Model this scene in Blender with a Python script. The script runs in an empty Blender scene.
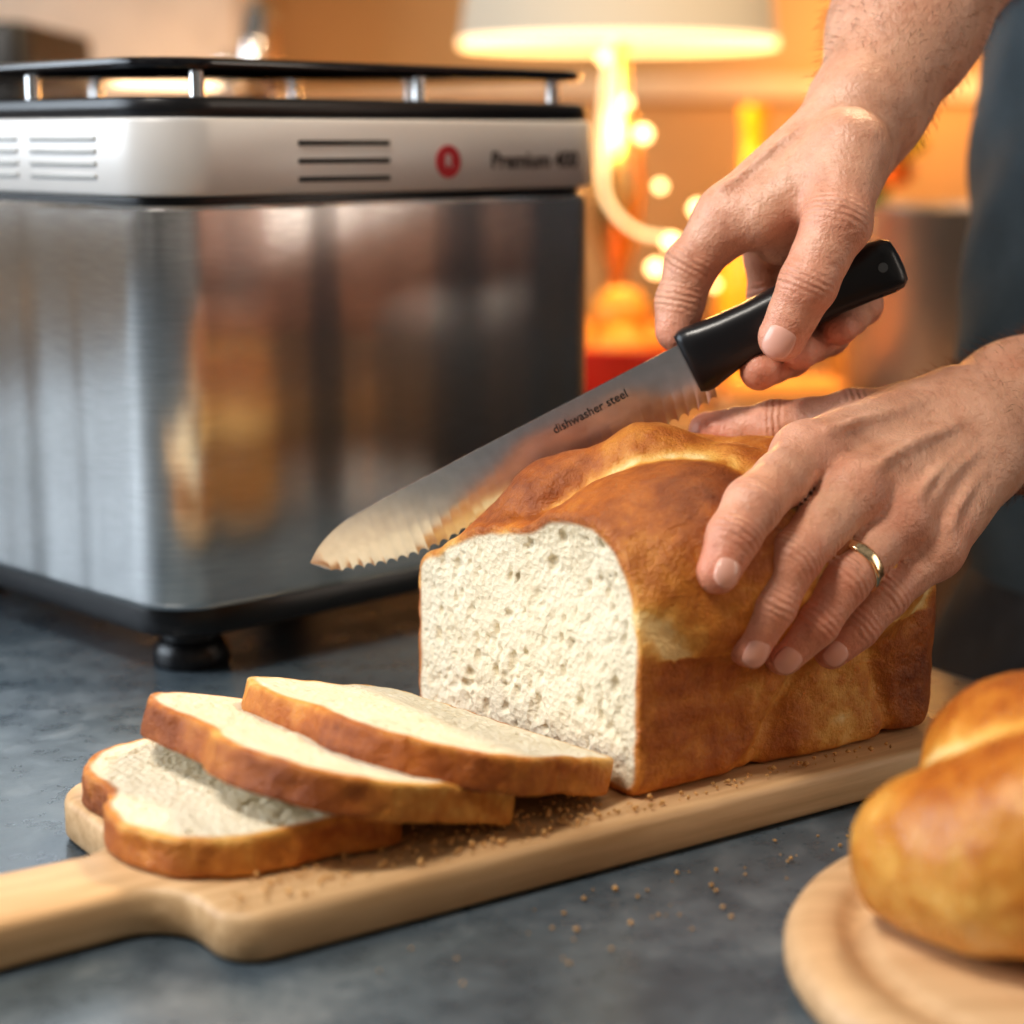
import bpy, math, random
import numpy as np
from mathutils import Vector, Matrix
random.seed(4); rng=np.random.RandomState(7)
scene=bpy.context.scene

# ------------------------------------------------------------------ helpers
def link(o,parent=None):
    scene.collection.objects.link(o)
    if parent is not None: o.parent=parent
    return o
def empty(name,loc=(0,0,0),rotz=0):
    o=bpy.data.objects.new(name,None); o.location=loc; o.rotation_euler=(0,0,rotz); o.empty_display_size=.02
    return link(o)
def mesh_obj(name,verts,faces,mat=None,parent=None,smooth=True,loc=(0,0,0),rot=(0,0,0),attrs=None):
    me=bpy.data.meshes.new(name)
    if isinstance(verts,np.ndarray): verts=verts.tolist()
    if isinstance(faces,np.ndarray): faces=faces.tolist()
    me.from_pydata(verts,[],faces); me.update()
    if smooth: me.polygons.foreach_set('use_smooth',[True]*len(me.polygons))
    if attrs:
        for k,v in attrs.items():
            a=me.attributes.new(k,'FLOAT','POINT'); a.data.foreach_set('value',np.asarray(v,dtype=np.float32))
    if mat is not None:
        for m in (mat if isinstance(mat,(list,tuple)) else [mat]): me.materials.append(m)
    o=bpy.data.objects.new(name,me); o.location=loc; o.rotation_euler=rot
    return link(o,parent)

class NT:
    def __init__(s,name):
        s.m=bpy.data.materials.new(name); s.m.use_nodes=True
        s.t=s.m.node_tree; s.n=s.t.nodes; s.l=s.t.links
        s.b=s.n['Principled BSDF']
    def new(s,t,**kw):
        n=s.n.new(t)
        for k,v in kw.items(): setattr(n,k,v)
        return n
    def link(s,a,b): s.l.new(a,b)
    def set(s,**kw):
        for k,v in kw.items():
            k=k.replace('_',' ')
            s.b.inputs[k].default_value=v
        return s
    def noise(s,scale,detail=4,rough=.55,vec=(1,1,1),rot=(0,0,0)):
        tc=s.new('ShaderNodeTexCoord'); mp=s.new('ShaderNodeMapping'); mp.inputs['Scale'].default_value=vec; mp.inputs['Rotation'].default_value=rot
        s.link(tc.outputs['Object'],mp.inputs['Vector'])
        n=s.new('ShaderNodeTexNoise'); n.inputs['Scale'].default_value=scale; n.inputs['Detail'].default_value=detail; n.inputs['Roughness'].default_value=rough
        s.link(mp.outputs['Vector'],n.inputs['Vector']); return n.outputs['Fac']
    def ramp(s,fac,stops):
        r=s.new('ShaderNodeValToRGB'); e=r.color_ramp.elements
        while len(e)<len(stops): e.new(.5)
        for i,(p,c) in enumerate(stops):
            e[i].position=p; e[i].color=(c[0],c[1],c[2],1)
        s.link(fac,r.inputs['Fac']); return r.outputs['Color']
    def attr(s,name):
        a=s.new('ShaderNodeAttribute',attribute_name=name); return a.outputs['Fac']
    def math(s,op,a,b=None,c=None):
        n=s.new('ShaderNodeMath',operation=op)
        for i,x in enumerate((a,b,c)):
            if x is None: continue
            if isinstance(x,(int,float)): n.inputs[i].default_value=x
            else: s.link(x,n.inputs[i])
        return n.outputs[0]
    def mix(s,fac,a,b,mode='MIX'):
        n=s.new('ShaderNodeMix',data_type='RGBA',blend_type=mode)
        if isinstance(fac,(int,float)): n.inputs[0].default_value=fac
        else: s.link(fac,n.inputs[0])
        for i,x in ((6,a),(7,b)):
            if isinstance(x,tuple): n.inputs[i].default_value=(x[0],x[1],x[2],1)
            else: s.link(x,n.inputs[i])
        return n.outputs[2]
    def bump(s,h,strength=.3,dist=.001,prev=None):
        n=s.new('ShaderNodeBump'); n.inputs['Strength'].default_value=strength; n.inputs['Distance'].default_value=dist
        s.link(h,n.inputs['Height'])
        if prev is not None: s.link(prev,n.inputs['Normal'])
        s.link(n.outputs[0],s.b.inputs['Normal']); return n.outputs[0]
    def base(s,c): 
        if isinstance(c,tuple): s.b.inputs['Base Color'].default_value=(*c,1)
        else: s.link(c,s.b.inputs['Base Color'])
        return s

def simple(name,col,rough=.5,metal=0,var=.08,scale=20,bump=0,**kw):
    t=NT(name); t.set(Roughness=rough,Metallic=metal,**kw)
    n=t.noise(scale)
    lo=tuple(max(0,c*(1-var)) for c in col); hi=tuple(min(1,c*(1+var)) for c in col)
    t.base(t.ramp(n,[(.3,lo),(.7,hi)]))
    if bump: t.bump(n,bump,.001)
    return t.m
def emis(name,col,strength,base=(.8,.7,.5)):
    t=NT(name); t.base(base); t.b.inputs['Emission Color'].default_value=(*col,1); t.b.inputs['Emission Strength'].default_value=strength
    return t.m

# --- value noise in numpy
_lat=np.random.RandomState(11).rand(32,32,32).astype(np.float32)
def vn(P,f,seed=0):
    Q=P*f+seed*7.31+100; i=np.floor(Q).astype(int); t=Q-i; t=t*t*(3-2*t); i&=31; j=(i+1)&31
    a=_lat
    x0,y0,z0=i.T; x1,y1,z1=j.T; tx,ty,tz=t.T
    c00=a[x0,y0,z0]*(1-tx)+a[x1,y0,z0]*tx; c10=a[x0,y1,z0]*(1-tx)+a[x1,y1,z0]*tx
    c01=a[x0,y0,z1]*(1-tx)+a[x1,y0,z1]*tx; c11=a[x0,y1,z1]*(1-tx)+a[x1,y1,z1]*tx
    return (c00*(1-ty)+c10*ty)*(1-tz)+(c01*(1-ty)+c11*ty)*tz-.5

# --- signed distance modelling
def smin(a,b,k):
    h=np.clip(.5+.5*(b-a)/k,0,1); return b+(a-b)*h-k*h*(1-h)
def smax(a,b,k): return -smin(-a,-b,k)
def seg(P,a,b,ra,rb):
    a=np.array(a,dtype=np.float32); b=np.array(b,dtype=np.float32); ab=b-a
    pa=P-a; h=np.clip(pa@ab/max(1e-12,float(ab@ab)),0,1)
    d=pa-h[:,None]*ab
    return np.sqrt((d*d).sum(1))-(ra+(rb-ra)*h)
def chain(P,pts,k=.002):
    d=None
    for p,q in zip(pts[:-1],pts[1:]):
        e=seg(P,p[:3],q[:3],p[3],q[3]); d=e if d is None else smin(d,e,k)
    return d
def ell(P,c,r):
    q=P-np.array(c,dtype=np.float32); r=np.array(r,dtype=np.float32)
    k0=np.sqrt(((q/r)**2).sum(1)); k1=np.sqrt(((q/(r*r))**2).sum(1))+1e-9
    return k0*(k0-1)/k1
def rbox(P,c,h,r):
    q=np.abs(P-np.array(c,dtype=np.float32))-(np.array(h,dtype=np.float32)-r)
    return np.sqrt((np.maximum(q,0)**2).sum(1))+np.minimum(q.max(1),0)-r
def grid_eval(fn,lo,hi,h):
    lo=np.array(lo,dtype=np.float32); hi=np.array(hi,dtype=np.float32)
    n=np.ceil((hi-lo)/h).astype(int)+1
    F=np.empty(n,dtype=np.float32)
    ys=lo[1]+h*np.arange(n[1],dtype=np.float32); zs=lo[2]+h*np.arange(n[2],dtype=np.float32)
    YY,ZZ=np.meshgrid(ys,zs,indexing='ij'); step=16
    for i in range(0,n[0],step):
        xs=lo[0]+h*np.arange(i,min(i+step,n[0]),dtype=np.float32)
        m=len(xs); P=np.empty((m,n[1],n[2],3),dtype=np.float32)
        P[...,0]=xs[:,None,None]; P[...,1]=YY; P[...,2]=ZZ
        F[i:i+m]=fn(P.reshape(-1,3)).reshape(m,n[1],n[2])
    return F,lo
def nets(F,lo,h):
    S=F<0; n=np.array(F.shape)
    cnt=np.zeros(n-1,dtype=np.int8)
    offs=[(i,j,k) for i in (0,1) for j in (0,1) for k in (0,1)]
    for (i,j,k) in offs: cnt+=S[i:n[0]-1+i,j:n[1]-1+j,k:n[2]-1+k]
    act=np.argwhere((cnt>0)&(cnt<8))
    V=np.stack([F[act[:,0]+i,act[:,1]+j,act[:,2]+k] for (i,j,k) in offs],1)
    pos=np.zeros((len(act),3)); c=np.zeros(len(act))
    for a in range(8):
        for b in range(a+1,8):
            oa=np.array(offs[a]); ob=np.array(offs[b])
            if abs(oa-ob).sum()!=1: continue
            m=(V[:,a]<0)!=(V[:,b]<0)
            t=V[m,a]/(V[m,a]-V[m,b])
            pos[m]+=oa+(ob-oa)*t[:,None]; c[m]+=1
    pos/=c[:,None]
    verts=lo+(act+pos)*h
    idx=-np.ones(n-1,dtype=np.int64); idx[tuple(act.T)]=np.arange(len(act))
    faces=[]
    for ax in range(3):
        b1,b2=(ax+1)%3,(ax+2)%3
        sl0=[slice(None)]*3; sl1=[slice(None)]*3
        sl0[ax]=slice(0,-1); sl1[ax]=slice(1,None)
        A=S[tuple(sl0)]; B=S[tuple(sl1)]
        e=np.argwhere(A!=B)
        e=e[(e[:,b1]>0)&(e[:,b2]>0)&(e[:,b1]<n[b1]-1)&(e[:,b2]<n[b2]-1)]
        inside=A[tuple(e.T)]
        q=[]
        for d1,d2 in ((-1,-1),(0,-1),(0,0),(-1,0)):
            ee=e.copy(); ee[:,b1]+=d1; ee[:,b2]+=d2; q.append(idx[tuple(ee.T)])
        q=np.stack(q,1); q[~inside]=q[~inside][:,::-1]
        faces.append(q)
    return verts.astype(np.float32),np.concatenate(faces)
def sstep(x,a,b):
    t=np.clip((x-a)/(b-a),0,1); return t*t*(3-2*t)

def loft(name,rings,mat,parent=None,cap=True,smooth=True,**kw):
    v=[];f=[];n=len(rings[0])
    for r in rings: v+=[tuple(p) for p in r]
    for i in range(len(rings)-1):
        for j in range(n):
            a=i*n+j;b=i*n+(j+1)%n
            f.append((a,b,b+n,a+n))
    if cap:
        f.append(tuple(range(n))[::-1]); f.append(tuple((len(rings)-1)*n+j for j in range(n)))
    return mesh_obj(name,v,f,mat,parent,smooth,**kw)
def autosmooth(o,ang=35):
    try: o.data.set_sharp_from_angle(angle=math.radians(ang))
    except Exception: pass
    return o
def rrect(hx,hy,r,z,cx=0,cy=0,seg_=8,bulge=0,nside=1):
    pts=[]
    cs=[]
    for qx,qy,a0 in ((1,1,0),(-1,1,90),(-1,-1,180),(1,-1,270)):
        for i in range(seg_+1):
            a=math.radians(a0+90*i/seg_)
            cs.append((qx*(hx-r)+r*math.cos(a),qy*(hy-r)+r*math.sin(a)))
    n=len(cs)
    for i in range(n):
        p=cs[i]; pts.append(p)
        if nside>1 and (i+1)%(seg_+1)==0:
            q=cs[(i+1)%n]
            for k in range(1,nside):
                t=k/nside; pts.append((p[0]+(q[0]-p[0])*t,p[1]+(q[1]-p[1])*t))
    out=[]
    for x,y in pts:
        u=x/hx; v=y/hy
        x2=x*(1+bulge/hx*(1-v*v)) if abs(u)>.9 else x
        y2=y*(1+bulge/hy*(1-u*u)) if abs(v)>.9 else y
        out.append((cx+x2,cy+y2,z))
    return out
def rprism(name,stack,mat,parent=None,cx=0,cy=0,seg_=8,bulge=0,nside=1,**kw):
    return autosmooth(loft(name,[rrect(hx,hy,r,z,cx,cy,seg_,bulge,nside) for (z,hx,hy,r) in stack],mat,parent,**kw))
def bev(z0,z1,hx,hy,r,b=.002):
    return [(z0,hx-b,hy-b,r-b),(z0+b*.3,hx-b*.3,hy-b*.3,r-b*.3),(z0+b,hx,hy,r),(z1-b,hx,hy,r),(z1-b*.3,hx-b*.3,hy-b*.3,r-b*.3),(z1,hx-b,hy-b,r-b)]
def lathe(name,prof,mat,parent=None,n=48,loc=(0,0,0),cap=True,**kw):
    rings=[[(r*math.cos(2*math.pi*j/n),r*math.sin(2*math.pi*j/n),z) for j in range(n)] for (r,z) in prof]
    return autosmooth(loft(name,rings,mat,parent,cap=cap,loc=loc,**kw),40)
def tube(name,pts,rad,mat,parent=None,n=12,**kw):
    P=[Vector(p) for p in pts]; rings=[]
    up=Vector((0,0,1))
    for i,p in enumerate(P):
        d=(P[min(i+1,len(P)-1)]-P[max(i-1,0)]).normalized()
        x=d.cross(up); 
        if x.length<1e-3: x=d.cross(Vector((1,0,0)))
        x.normalize(); y=x.cross(d)
        r=rad[i] if isinstance(rad,(list,tuple)) else rad
        rings.append([tuple(p+x*r*math.cos(2*math.pi*j/n)-y*r*math.sin(2*math.pi*j/n)) for j in range(n)])
    return loft(name,rings,mat,parent,**kw)
def boxm(name,c,h,mat,parent=None,b=.002,**kw):
    return rprism(name,bev(c[2]-h[2],c[2]+h[2],h[0],h[1],min(b*2,h[0]*.9,h[1]*.9),min(b,h[2]*.6,h[0]*.5,h[1]*.5)),mat,parent,cx=c[0],cy=c[1],seg_=3,**kw)

# ------------------------------------------------------------------ materials
def mat_crust(name,gloss=.40,bump=.6):
    t=NT(name)
    n1=t.noise(26,6,.62); n2=t.noise(150,5,.62); n0=t.noise(11,3,.5)
    tone=t.attr('tone'); crust=t.attr('crust')
    f=t.math('ADD',tone,t.math('MULTIPLY',t.math('SUBTRACT',n1,.5),.95))
    f=t.math('ADD',f,t.math('MULTIPLY',t.math('SUBTRACT',n2,.5),.60))
    f=t.math('ADD',f,t.math('MULTIPLY',t.math('SUBTRACT',n0,.5),.45))
    col=t.ramp(f,[(0,(.86,.62,.29)),(.20,(.76,.41,.10)),(.40,(.59,.23,.036)),(.60,(.42,.125,.018)),(.82,(.25,.062,.010)),(1,(.15,.034,.007))])
    tc=t.new('ShaderNodeTexCoord'); v=t.new('ShaderNodeTexVoronoi'); v.inputs['Scale'].default_value=430
    t.link(tc.outputs['Object'],v.inputs['Vector'])
    n3=t.noise(600,4,.7); n4=t.noise(60,3)
    crumb=t.ramp(n4,[(.3,(.74,.655,.49)),(.7,(.81,.735,.58))])
    t.base(t.mix(crust,crumb,col))
    rough=t.math('SUBTRACT',.88,t.math('MULTIPLY',crust,.88-gloss)); rough=t.math('ADD',rough,t.math('MULTIPLY',t.math('SUBTRACT',n2,.5),.4)); t.link(rough,t.b.inputs['Roughness'])
    hc=t.math('ADD',t.math('MULTIPLY',v.outputs['Distance'],.65),t.math('MULTIPLY',n3,.7))
    hk=t.math('ADD',t.math('MULTIPLY',n2,1.3),t.math('MULTIPLY',n3,.55))
    hh=t.new('ShaderNodeMix',data_type='FLOAT'); t.link(crust,hh.inputs[0]); t.link(hc,hh.inputs[2]); t.link(hk,hh.inputs[3])
    t.bump(hh.outputs[0],bump,.0012)
    t.b.inputs['Subsurface Weight'].default_value=.05; t.b.inputs['Subsurface Radius'].default_value=(1,.8,.55); t.b.inputs['Subsurface Scale'].default_value=.002
    return t.m
M_BREAD=mat_crust('bread_crust_and_crumb',.46,.85)
M_ROLLC=mat_crust('glazed_crust',.25,.4)
def mat_wood(name,a,b,scale=10,rough=.5,rot=(0,0,0)):
    t=NT(name); n=t.noise(scale,6,.6,vec=(1,14,14),rot=rot); n2=t.noise(scale*.4,3,.5,vec=(1,3,3),rot=rot)
    c=t.ramp(t.math('ADD',t.math('MULTIPLY',n,.65),t.math('MULTIPLY',n2,.35)),[(.32,a),(.68,b)])
    t.base(c); t.set(Roughness=rough); t.bump(n,.12,.0006); return t.m
M_BOARD=mat_wood('maple_wood',(.44,.26,.12),(.77,.53,.30),14,.5)
M_ROUND=mat_wood('beech_wood',(.48,.29,.15),(.74,.50,.29),10,.45)
def mat_slate():
    t=NT('slate_counter'); n=t.noise(7,8,.65); n2=t.noise(60,6,.7); n3=t.noise(2.5,3,.5)
    f=t.math('ADD',t.math('MULTIPLY',n,.6),t.math('ADD',t.math('MULTIPLY',n2,.25),t.math('MULTIPLY',n3,.15)))
    t.base(t.ramp(f,[(.38,(.038,.054,.070)),(.5,(.085,.113,.138)),(.62,(.20,.23,.255))]))
    r=t.ramp(n2,[(.3,(.22,)*3),(.7,(.40,)*3)]); t.link(r,t.b.inputs['Roughness']); t.bump(n2,.18,.0008); return t.m
M_SLATE=mat_slate()
def mat_brushed():
    t=NT('brushed_steel'); t.set(Metallic=1.0,Roughness=.23)
    n=t.noise(60,4,.6,vec=(1,1,26)); wv=t.noise(16,1.5,.5,vec=(1,1,.012))
    t.base(t.ramp(n,[(.3,(.62,.62,.62)),(.7,(.82,.82,.81))]))
    t.b.inputs['Anisotropic'].default_value=.95
    tg=t.new('ShaderNodeTangent',direction_type='RADIAL',axis='Z'); t.link(tg.outputs[0],t.b.inputs['Tangent'])
    b=t.bump(wv,.9,.012)
    t.bump(n,.05,.0004,prev=b); return t.m
M_STEEL=mat_brushed()
M_BLACK=simple('black_plastic',(.012,.012,.014),.32)
M_BLACKG=simple('black_glass',(.01,.01,.012),.1)
M_LID=simple('silver_plastic',(.64,.63,.62),.35,metal=.1,var=.03)
M_SLOT=simple('dark_slot',(.03,.03,.03),.6)
M_VENT=simple('vent_grey',(.42,.42,.41),.4)
M_CHROME=simple('chrome',(.75,.75,.75),.12,metal=1,var=.02)
M_RED=simple('red_badge',(.45,.02,.03),.4)
M_INK=simple('dark_ink',(.03,.027,.027),.5)
M_GOLD=simple('gold',(.85,.66,.42),.2,metal=1,var=.03)
def mat_skin():
    t=NT('skin'); red=t.attr('red'); n=t.noise(45,5,.65); n2=t.noise(800,3,.6); n3=t.noise(240,3,.65); n4=t.noise(150,4,.7)
    c=t.ramp(n,[(.3,(.58,.295,.19)),(.7,(.76,.455,.32))])
    c=t.mix(t.math('MULTIPLY',red,.70),c,(.70,.215,.14))
    sp=t.ramp(n4,[(.30,(.82,.74,.70)),(.46,(1,1,1))]); c=t.mix(.8,c,sp,'MULTIPLY')
    t.base(c); r=t.ramp(n3,[(.3,(.33,)*3),(.7,(.50,)*3)]); t.link(r,t.b.inputs['Roughness'])
    jd=t.attr('jd'); jw=t.attr('jw')
    w=t.math('SINE',t.math('ADD',t.math('MULTIPLY',jd,2.6),t.math('MULTIPLY',n3,4.5)))
    b=t.bump(t.math('MULTIPLY',w,jw),.45,.0006)
    t.bump(t.math('ADD',t.math('MULTIPLY',n2,.6),t.math('MULTIPLY',n3,1.3)),.6,.0010,prev=b)
    t.b.inputs['Subsurface Weight'].default_value=.10; t.b.inputs['Subsurface Radius'].default_value=(1,.3,.15); t.b.inputs['Subsurface Scale'].default_value=.004
    return t.m
M_SKIN=mat_skin()
M_NAIL=simple('fingernail',(.76,.43,.34),.24,var=.05)

# ------------------------------------------------------------------ counter + room
CZ=.005
ctop=empty('kitchen_island',(0,0,CZ))
ex=Vector((.83,.56,0)); ey=Vector((-.56,.83,0))
E0=Vector((.20,.78,0))
cx=E0-ex*1.0
rprism('countertop',bev(-.035,0,1.0,1.1,.02,.004),M_SLATE,ctop,loc=tuple(cx-ey*.35),rot=(0,0,math.radians(34)))
M_CAB=simple('cabinet_paint',(.16,.12,.09),.5)
rprism('cabinet_body',bev(-.78,-.036,.95,1.05,.01,.004),M_CAB,ctop,loc=tuple(cx-ey*.35),rot=(0,0,math.radians(34)))
M_WALL=simple('warm_wall',(.56,.36,.17),.8,scale=3,var=.12)
M_FLOOR=mat_wood('floor_boards',(.12,.07,.04),(.25,.15,.08),3)
boxm('floor',(0,1.0,-.80),(3.2,2.6,.02),M_FLOOR)
boxm('wall_back',(0,2.75,.45),(3.2,.04,1.3),M_WALL)
M_WALL2=simple('pale_wall',(.55,.52,.48),.8,scale=3)
M_WALL3=simple('brown_wall',(.22,.16,.12),.8,scale=3)
M_WHITE=simple('white_paint',(.75,.74,.72),.5)
for wn,wx,wi_,mw in (('wall_left',-2.3,1,M_WALL2),('wall_right',2.3,2,M_WALL3)):
    wl=empty(wn,(wx,0,0))
    boxm('wall_low',(0,1.0,-.35),(.04,1.75,.43),mw,wl)
    boxm('wall_high',(0,1.0,1.55),(.04,1.75,.2),mw,wl)
    boxm('wall_far',(0,2.25,.72),(.04,.5,.63),mw,wl)
    boxm('wall_near',(0,-.55,.72),(.04,.2,.63),mw,wl)
    w1=empty('window_%d'%wi_,(wx,0,0))  # right-hand window is added, for a bright band in the steel
    for nm,c,h in (('frame_top',(0,.7,1.33),(.05,1.05,.025)),('frame_bottom',(0,.7,.10),(.07,1.05,.025)),('frame_a',(0,-.33,.71),(.05,.025,.6)),('frame_b',(0,1.73,.71),(.05,.025,.6)),('mullion',(0,.7,.71),(.03,.02,.6))):
        boxm(nm,c,h,M_WHITE,w1)

# ------------------------------------------------------------------ cutting board
th=math.radians(34.5)
L=Vector((math.cos(th),math.sin(th),0)); W=Vector((-math.sin(th),math.cos(th),0))
BO=Vector((-.0767,.488,0))
BL,BW=.300,.138
def board_outline():
    pts=[]
    def arc(cx,cy,r,a0,a1,n=10):
        for i in range(n+1):
            a=math.radians(a0+(a1-a0)*i/n); pts.append((cx+r*math.cos(a),cy+r*math.sin(a)))
    r=.013
    arc(BL-r,r,r,-90,0); arc(BL-r,BW-r,r,0,90); arc(.020,BW-.020,.020,90,180)
    hc=.054; hw=.0175
    arc(-.016,hc+hw+.016,.016,0,-90)
    pts.append((-.05,hc+hw+.001))
    arc(-.12,hc,.026,110,250,14)
    pts.append((-.05,hc-hw-.001))
    arc(-.016,hc-hw-.016,.016,90,0)
    arc(r,r,r,180,270)
    return pts
bo=board_outline()
def offset(pts,d):
    out=[];n=len(pts)
    for i in range(n):
        a=Vector(pts[i-1]);b=Vector(pts[(i+1)%n]); t=(b-a).normalized(); out.append((pts[i][0]-t.y*d,pts[i][1]+t.x*d))
    return out
rings=[]
for z,d in ((.0052,.003),(.006,.001),(.0075,0),(.0172,0),(.0188,.0006),(.0197,.0016),(.02,.0026)):
    rings.append([(x,y,z) for x,y in offset(bo,d)])
board=loft('cutting_board',rings,M_BOARD,loc=tuple(BO),rot=(0,0,th))
autosmooth(board,40)

# ------------------------------------------------------------------ bread loaf
LW=.132; LL=.142
def wob(P,a=.0009):
    return a*(3.0*vn(P,38,1)+1.8*vn(P,85,2)+1.4*vn(P,190,3))
lobes=[((.046,.034,.064),(.058,.046,.0385)),
       ((.106,.048,.062),(.040,.060,.036)),
       ((.035,.100,.048),(.058,.036,.022)),
       ((.080,.098,.058),(.048,.034,.034))]
strand=[(.014,.100,.064,.011),(.028,.086,.082,.0145),(.052,.060,.0935,.0165),(.070,.028,.087,.0165),(.079,.002,.070,.0140)]
strand2=[(.088,.112,.066,.012),(.090,.085,.086,.014),(.100,.05,.088,.015),(.120,.02,.074,.014)]
def loaf_parts(P):
    body=rbox(P,(LL/2-.05,LW/2,.029),(LL/2+.05,LW/2,.033),.012)
    x,y,z=P[:,0],P[:,1],P[:,2]
    g=.0034*np.exp(-((x-.068-.50*(z-.03))/.0050)**2)+.0028*np.exp(-((x-.105+.4*(z-.03))/.0045)**2)+.0020*np.exp(-((x-.088-.9*(z-.05))/.0035)**2)
    g=g+.0012*np.exp(-((z-.060-.1*(x-.05))/.006)**2)*(1+vn(P,120,5)*2)
    body=body+g
    ds=[ell(P,c,r) for c,r in lobes]
    return body,ds+[chain(P,strand,.010),chain(P,strand2,.008)],g
def loaf_uncut(P):
    body,ds,g=loaf_parts(P)
    top=ds[0]
    for d in ds[1:]: top=smin(top,d,.0024)
    fill=ell(P,(.030,.062,.050),(.065,.060,.033))
    d=smin(smin(body,top,.0030),fill,.009)
    return smax(d+wob(P),-P[:,2],.003)
def scoopf(y,z): return .0050*np.exp(-(((y-.042)/.030)**2+((z-.068)/.019)**2))
def loaf_fn(P):
    return smax(loaf_uncut(P),-(P[:,0]-scoopf(P[:,1],P[:,2])-.0012*vn(P,130,9)),.0010)
h=.0011
F,lo=grid_eval(loaf_fn,(-.006,-.019,-.004),(.156,.15,.120),h)
def pores(F,lo,h,axis_pts,rmin,rmax,stretch=(1,1,1),pw=3.0):
    for c in axis_pts:
        r=rmin+(rmax-rmin)*rng.rand()**pw
        rad=np.array([r*stretch[0]*.85,r*stretch[1]*(.6+.6*rng.rand()),r*stretch[2]*(.7+.9*rng.rand())])
        i0=np.maximum(((c-rad-2*h-lo)/h).astype(int),0); i1=np.minimum(((c+rad+2*h-lo)/h).astype(int)+1,F.shape)
        if (i1<=i0).any(): continue
        g=np.stack(np.meshgrid(*[lo[a]+h*np.arange(i0[a],i1[a]) for a in range(3)],indexing='ij'),-1)
        k0=np.sqrt((((g-c)/rad)**2).sum(-1)); d=(k0-1)*rad.min()
        s=tuple(slice(i0[a],i1[a]) for a in range(3))
        F[s]=np.maximum(F[s],-d)
pts=[]
while len(pts)<620:
    c=np.array([0,rng.uniform(.004,LW-.004),rng.uniform(.004,.09)])
    c[0]=scoopf(c[1],c[2])+rng.uniform(-.0003,.0008)
    if loaf_uncut(c[None].astype(np.float32))[0]<-.005: pts.append(c)
pores(F,lo,h,pts,.0007,.0024,pw=5.0)
V,Fa=nets(F,lo,h)
d=loaf_uncut(V); cr=sstep(d,-.0034,-.0016)
body,ds,g=loaf_parts(V); D=np.sort(np.stack(ds,1),1); gap=D[:,1]-D[:,0]; gb=np.abs(D[:,0]-body)
tear=.5+1.4*vn(V,95,6)+.9*vn(V,230,7)
to=.52+.18*sstep(V[:,2],.06,.098)-.74*np.exp(-(gap/.0038)**2)*(V[:,2]>.055)*sstep(V[:,0],.01,.02)*(.5+.6*tear)-.64*np.exp(-(gb/.0050)**2)*(V[:,2]>.045)*(.5+.6*tear)-125*g*(.6+vn(V,60,4))+.28*vn(V,22,8)+.12*sstep(V[:,0],.10,.14)
to=to-.30*np.exp(-((V[:,0]-.088)/.016)**2)*sstep(V[:,2],.068,.02)*(.6+.6*tear)
lang=math.radians(35.5)
loaf=mesh_obj('bread_loaf',V,Fa,M_BREAD,loc=(.0413,.5836,.0203),rot=(0,0,lang),attrs={'crust':cr,'tone':to})

# slices
def slice_mesh(name,origin,wdir,tilt,thick=.0122,seed=0,wd=.122,ht=.084):
    def unc(P):
        Q=P.copy(); Q[:,2]=0
        s=ht/.084; k=wd/.122
        d=rbox(Q,(wd/2,.027*s,0),(wd/2,.029*s,.05),.008)
        e1=ell(Q,(.040*k,.046*s,0),(.043*k,.038*s,.5)); e2=ell(Q,(.088*k,.046*s,0),(.036*k,.034*s,.5))
        d=smin(smin(e1,e2,.012),d,.003)
        return d+.0030*vn(Q+seed,45,seed)+.0020*vn(P+seed,110,seed)+.0010*vn(P,240,seed)
    def fn(P):
        s=np.abs(P[:,2]-thick/2-.0016*vn(P*np.array((1,1,0),dtype=np.float32),28,seed)-.0007*vn(P*np.array((1,1,0),dtype=np.float32),170,seed))-thick/2
        return smax(unc(P),s,.0014)
    hh=.0009
    F,lo=grid_eval(fn,(-.014,-.01,-.004),(.145,.108,thick+.004),hh)
    pts=[]
    while len(pts)<380:
        c=np.array([rng.uniform(.0,.125),rng.uniform(.003,.085),thick+rng.uniform(-.0004,.0008)])
        if unc(c[None].astype(np.float32))[0]<-.005: pts.append(c)
    pores(F,lo,hh,pts,.0007,.0016)
    V,Fa=nets(F,lo,hh)
    d=unc(V); crust=sstep(d+.0008*vn(V,300,2),-.0036,-.0018)
    tone=.52+.12*sstep(V[:,1],.03,.08)+.55*vn(V,30,seed+3)-.25*np.exp(-((V[:,2]-thick)/.0022)**2)
    o=mesh_obj(name,V,Fa,M_BREAD,attrs={'crust':crust,'tone':tone})
    x=Vector((wdir[0],wdir[1],0)).normalized(); hd=Vector((-x.y,x.x,0))
    y=(hd*math.cos(tilt)+Vector((0,0,math.sin(tilt)))).normalized(); z=x.cross(y)
    o.matrix_world=Matrix(((x.x,y.x,z.x,origin[0]),(x.y,y.y,z.y,origin[1]),(x.z,y.z,z.z,origin[2]),(0,0,0,1)))
    return o
slice_mesh('bread_slice',(-.032,.543,.0207),(-.44,.90),0,seed=1,ht=.082,wd=.104)
slice_mesh('bread_slice.001',(.0010,.5575,.0215),(-.64,.77),math.radians(15.5),seed=2,ht=.084,wd=.118)
slice_mesh('bread_slice.002',(.033,.583,.0215),(-.68,.735),math.radians(15.5),seed=3,wd=.118)

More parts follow.
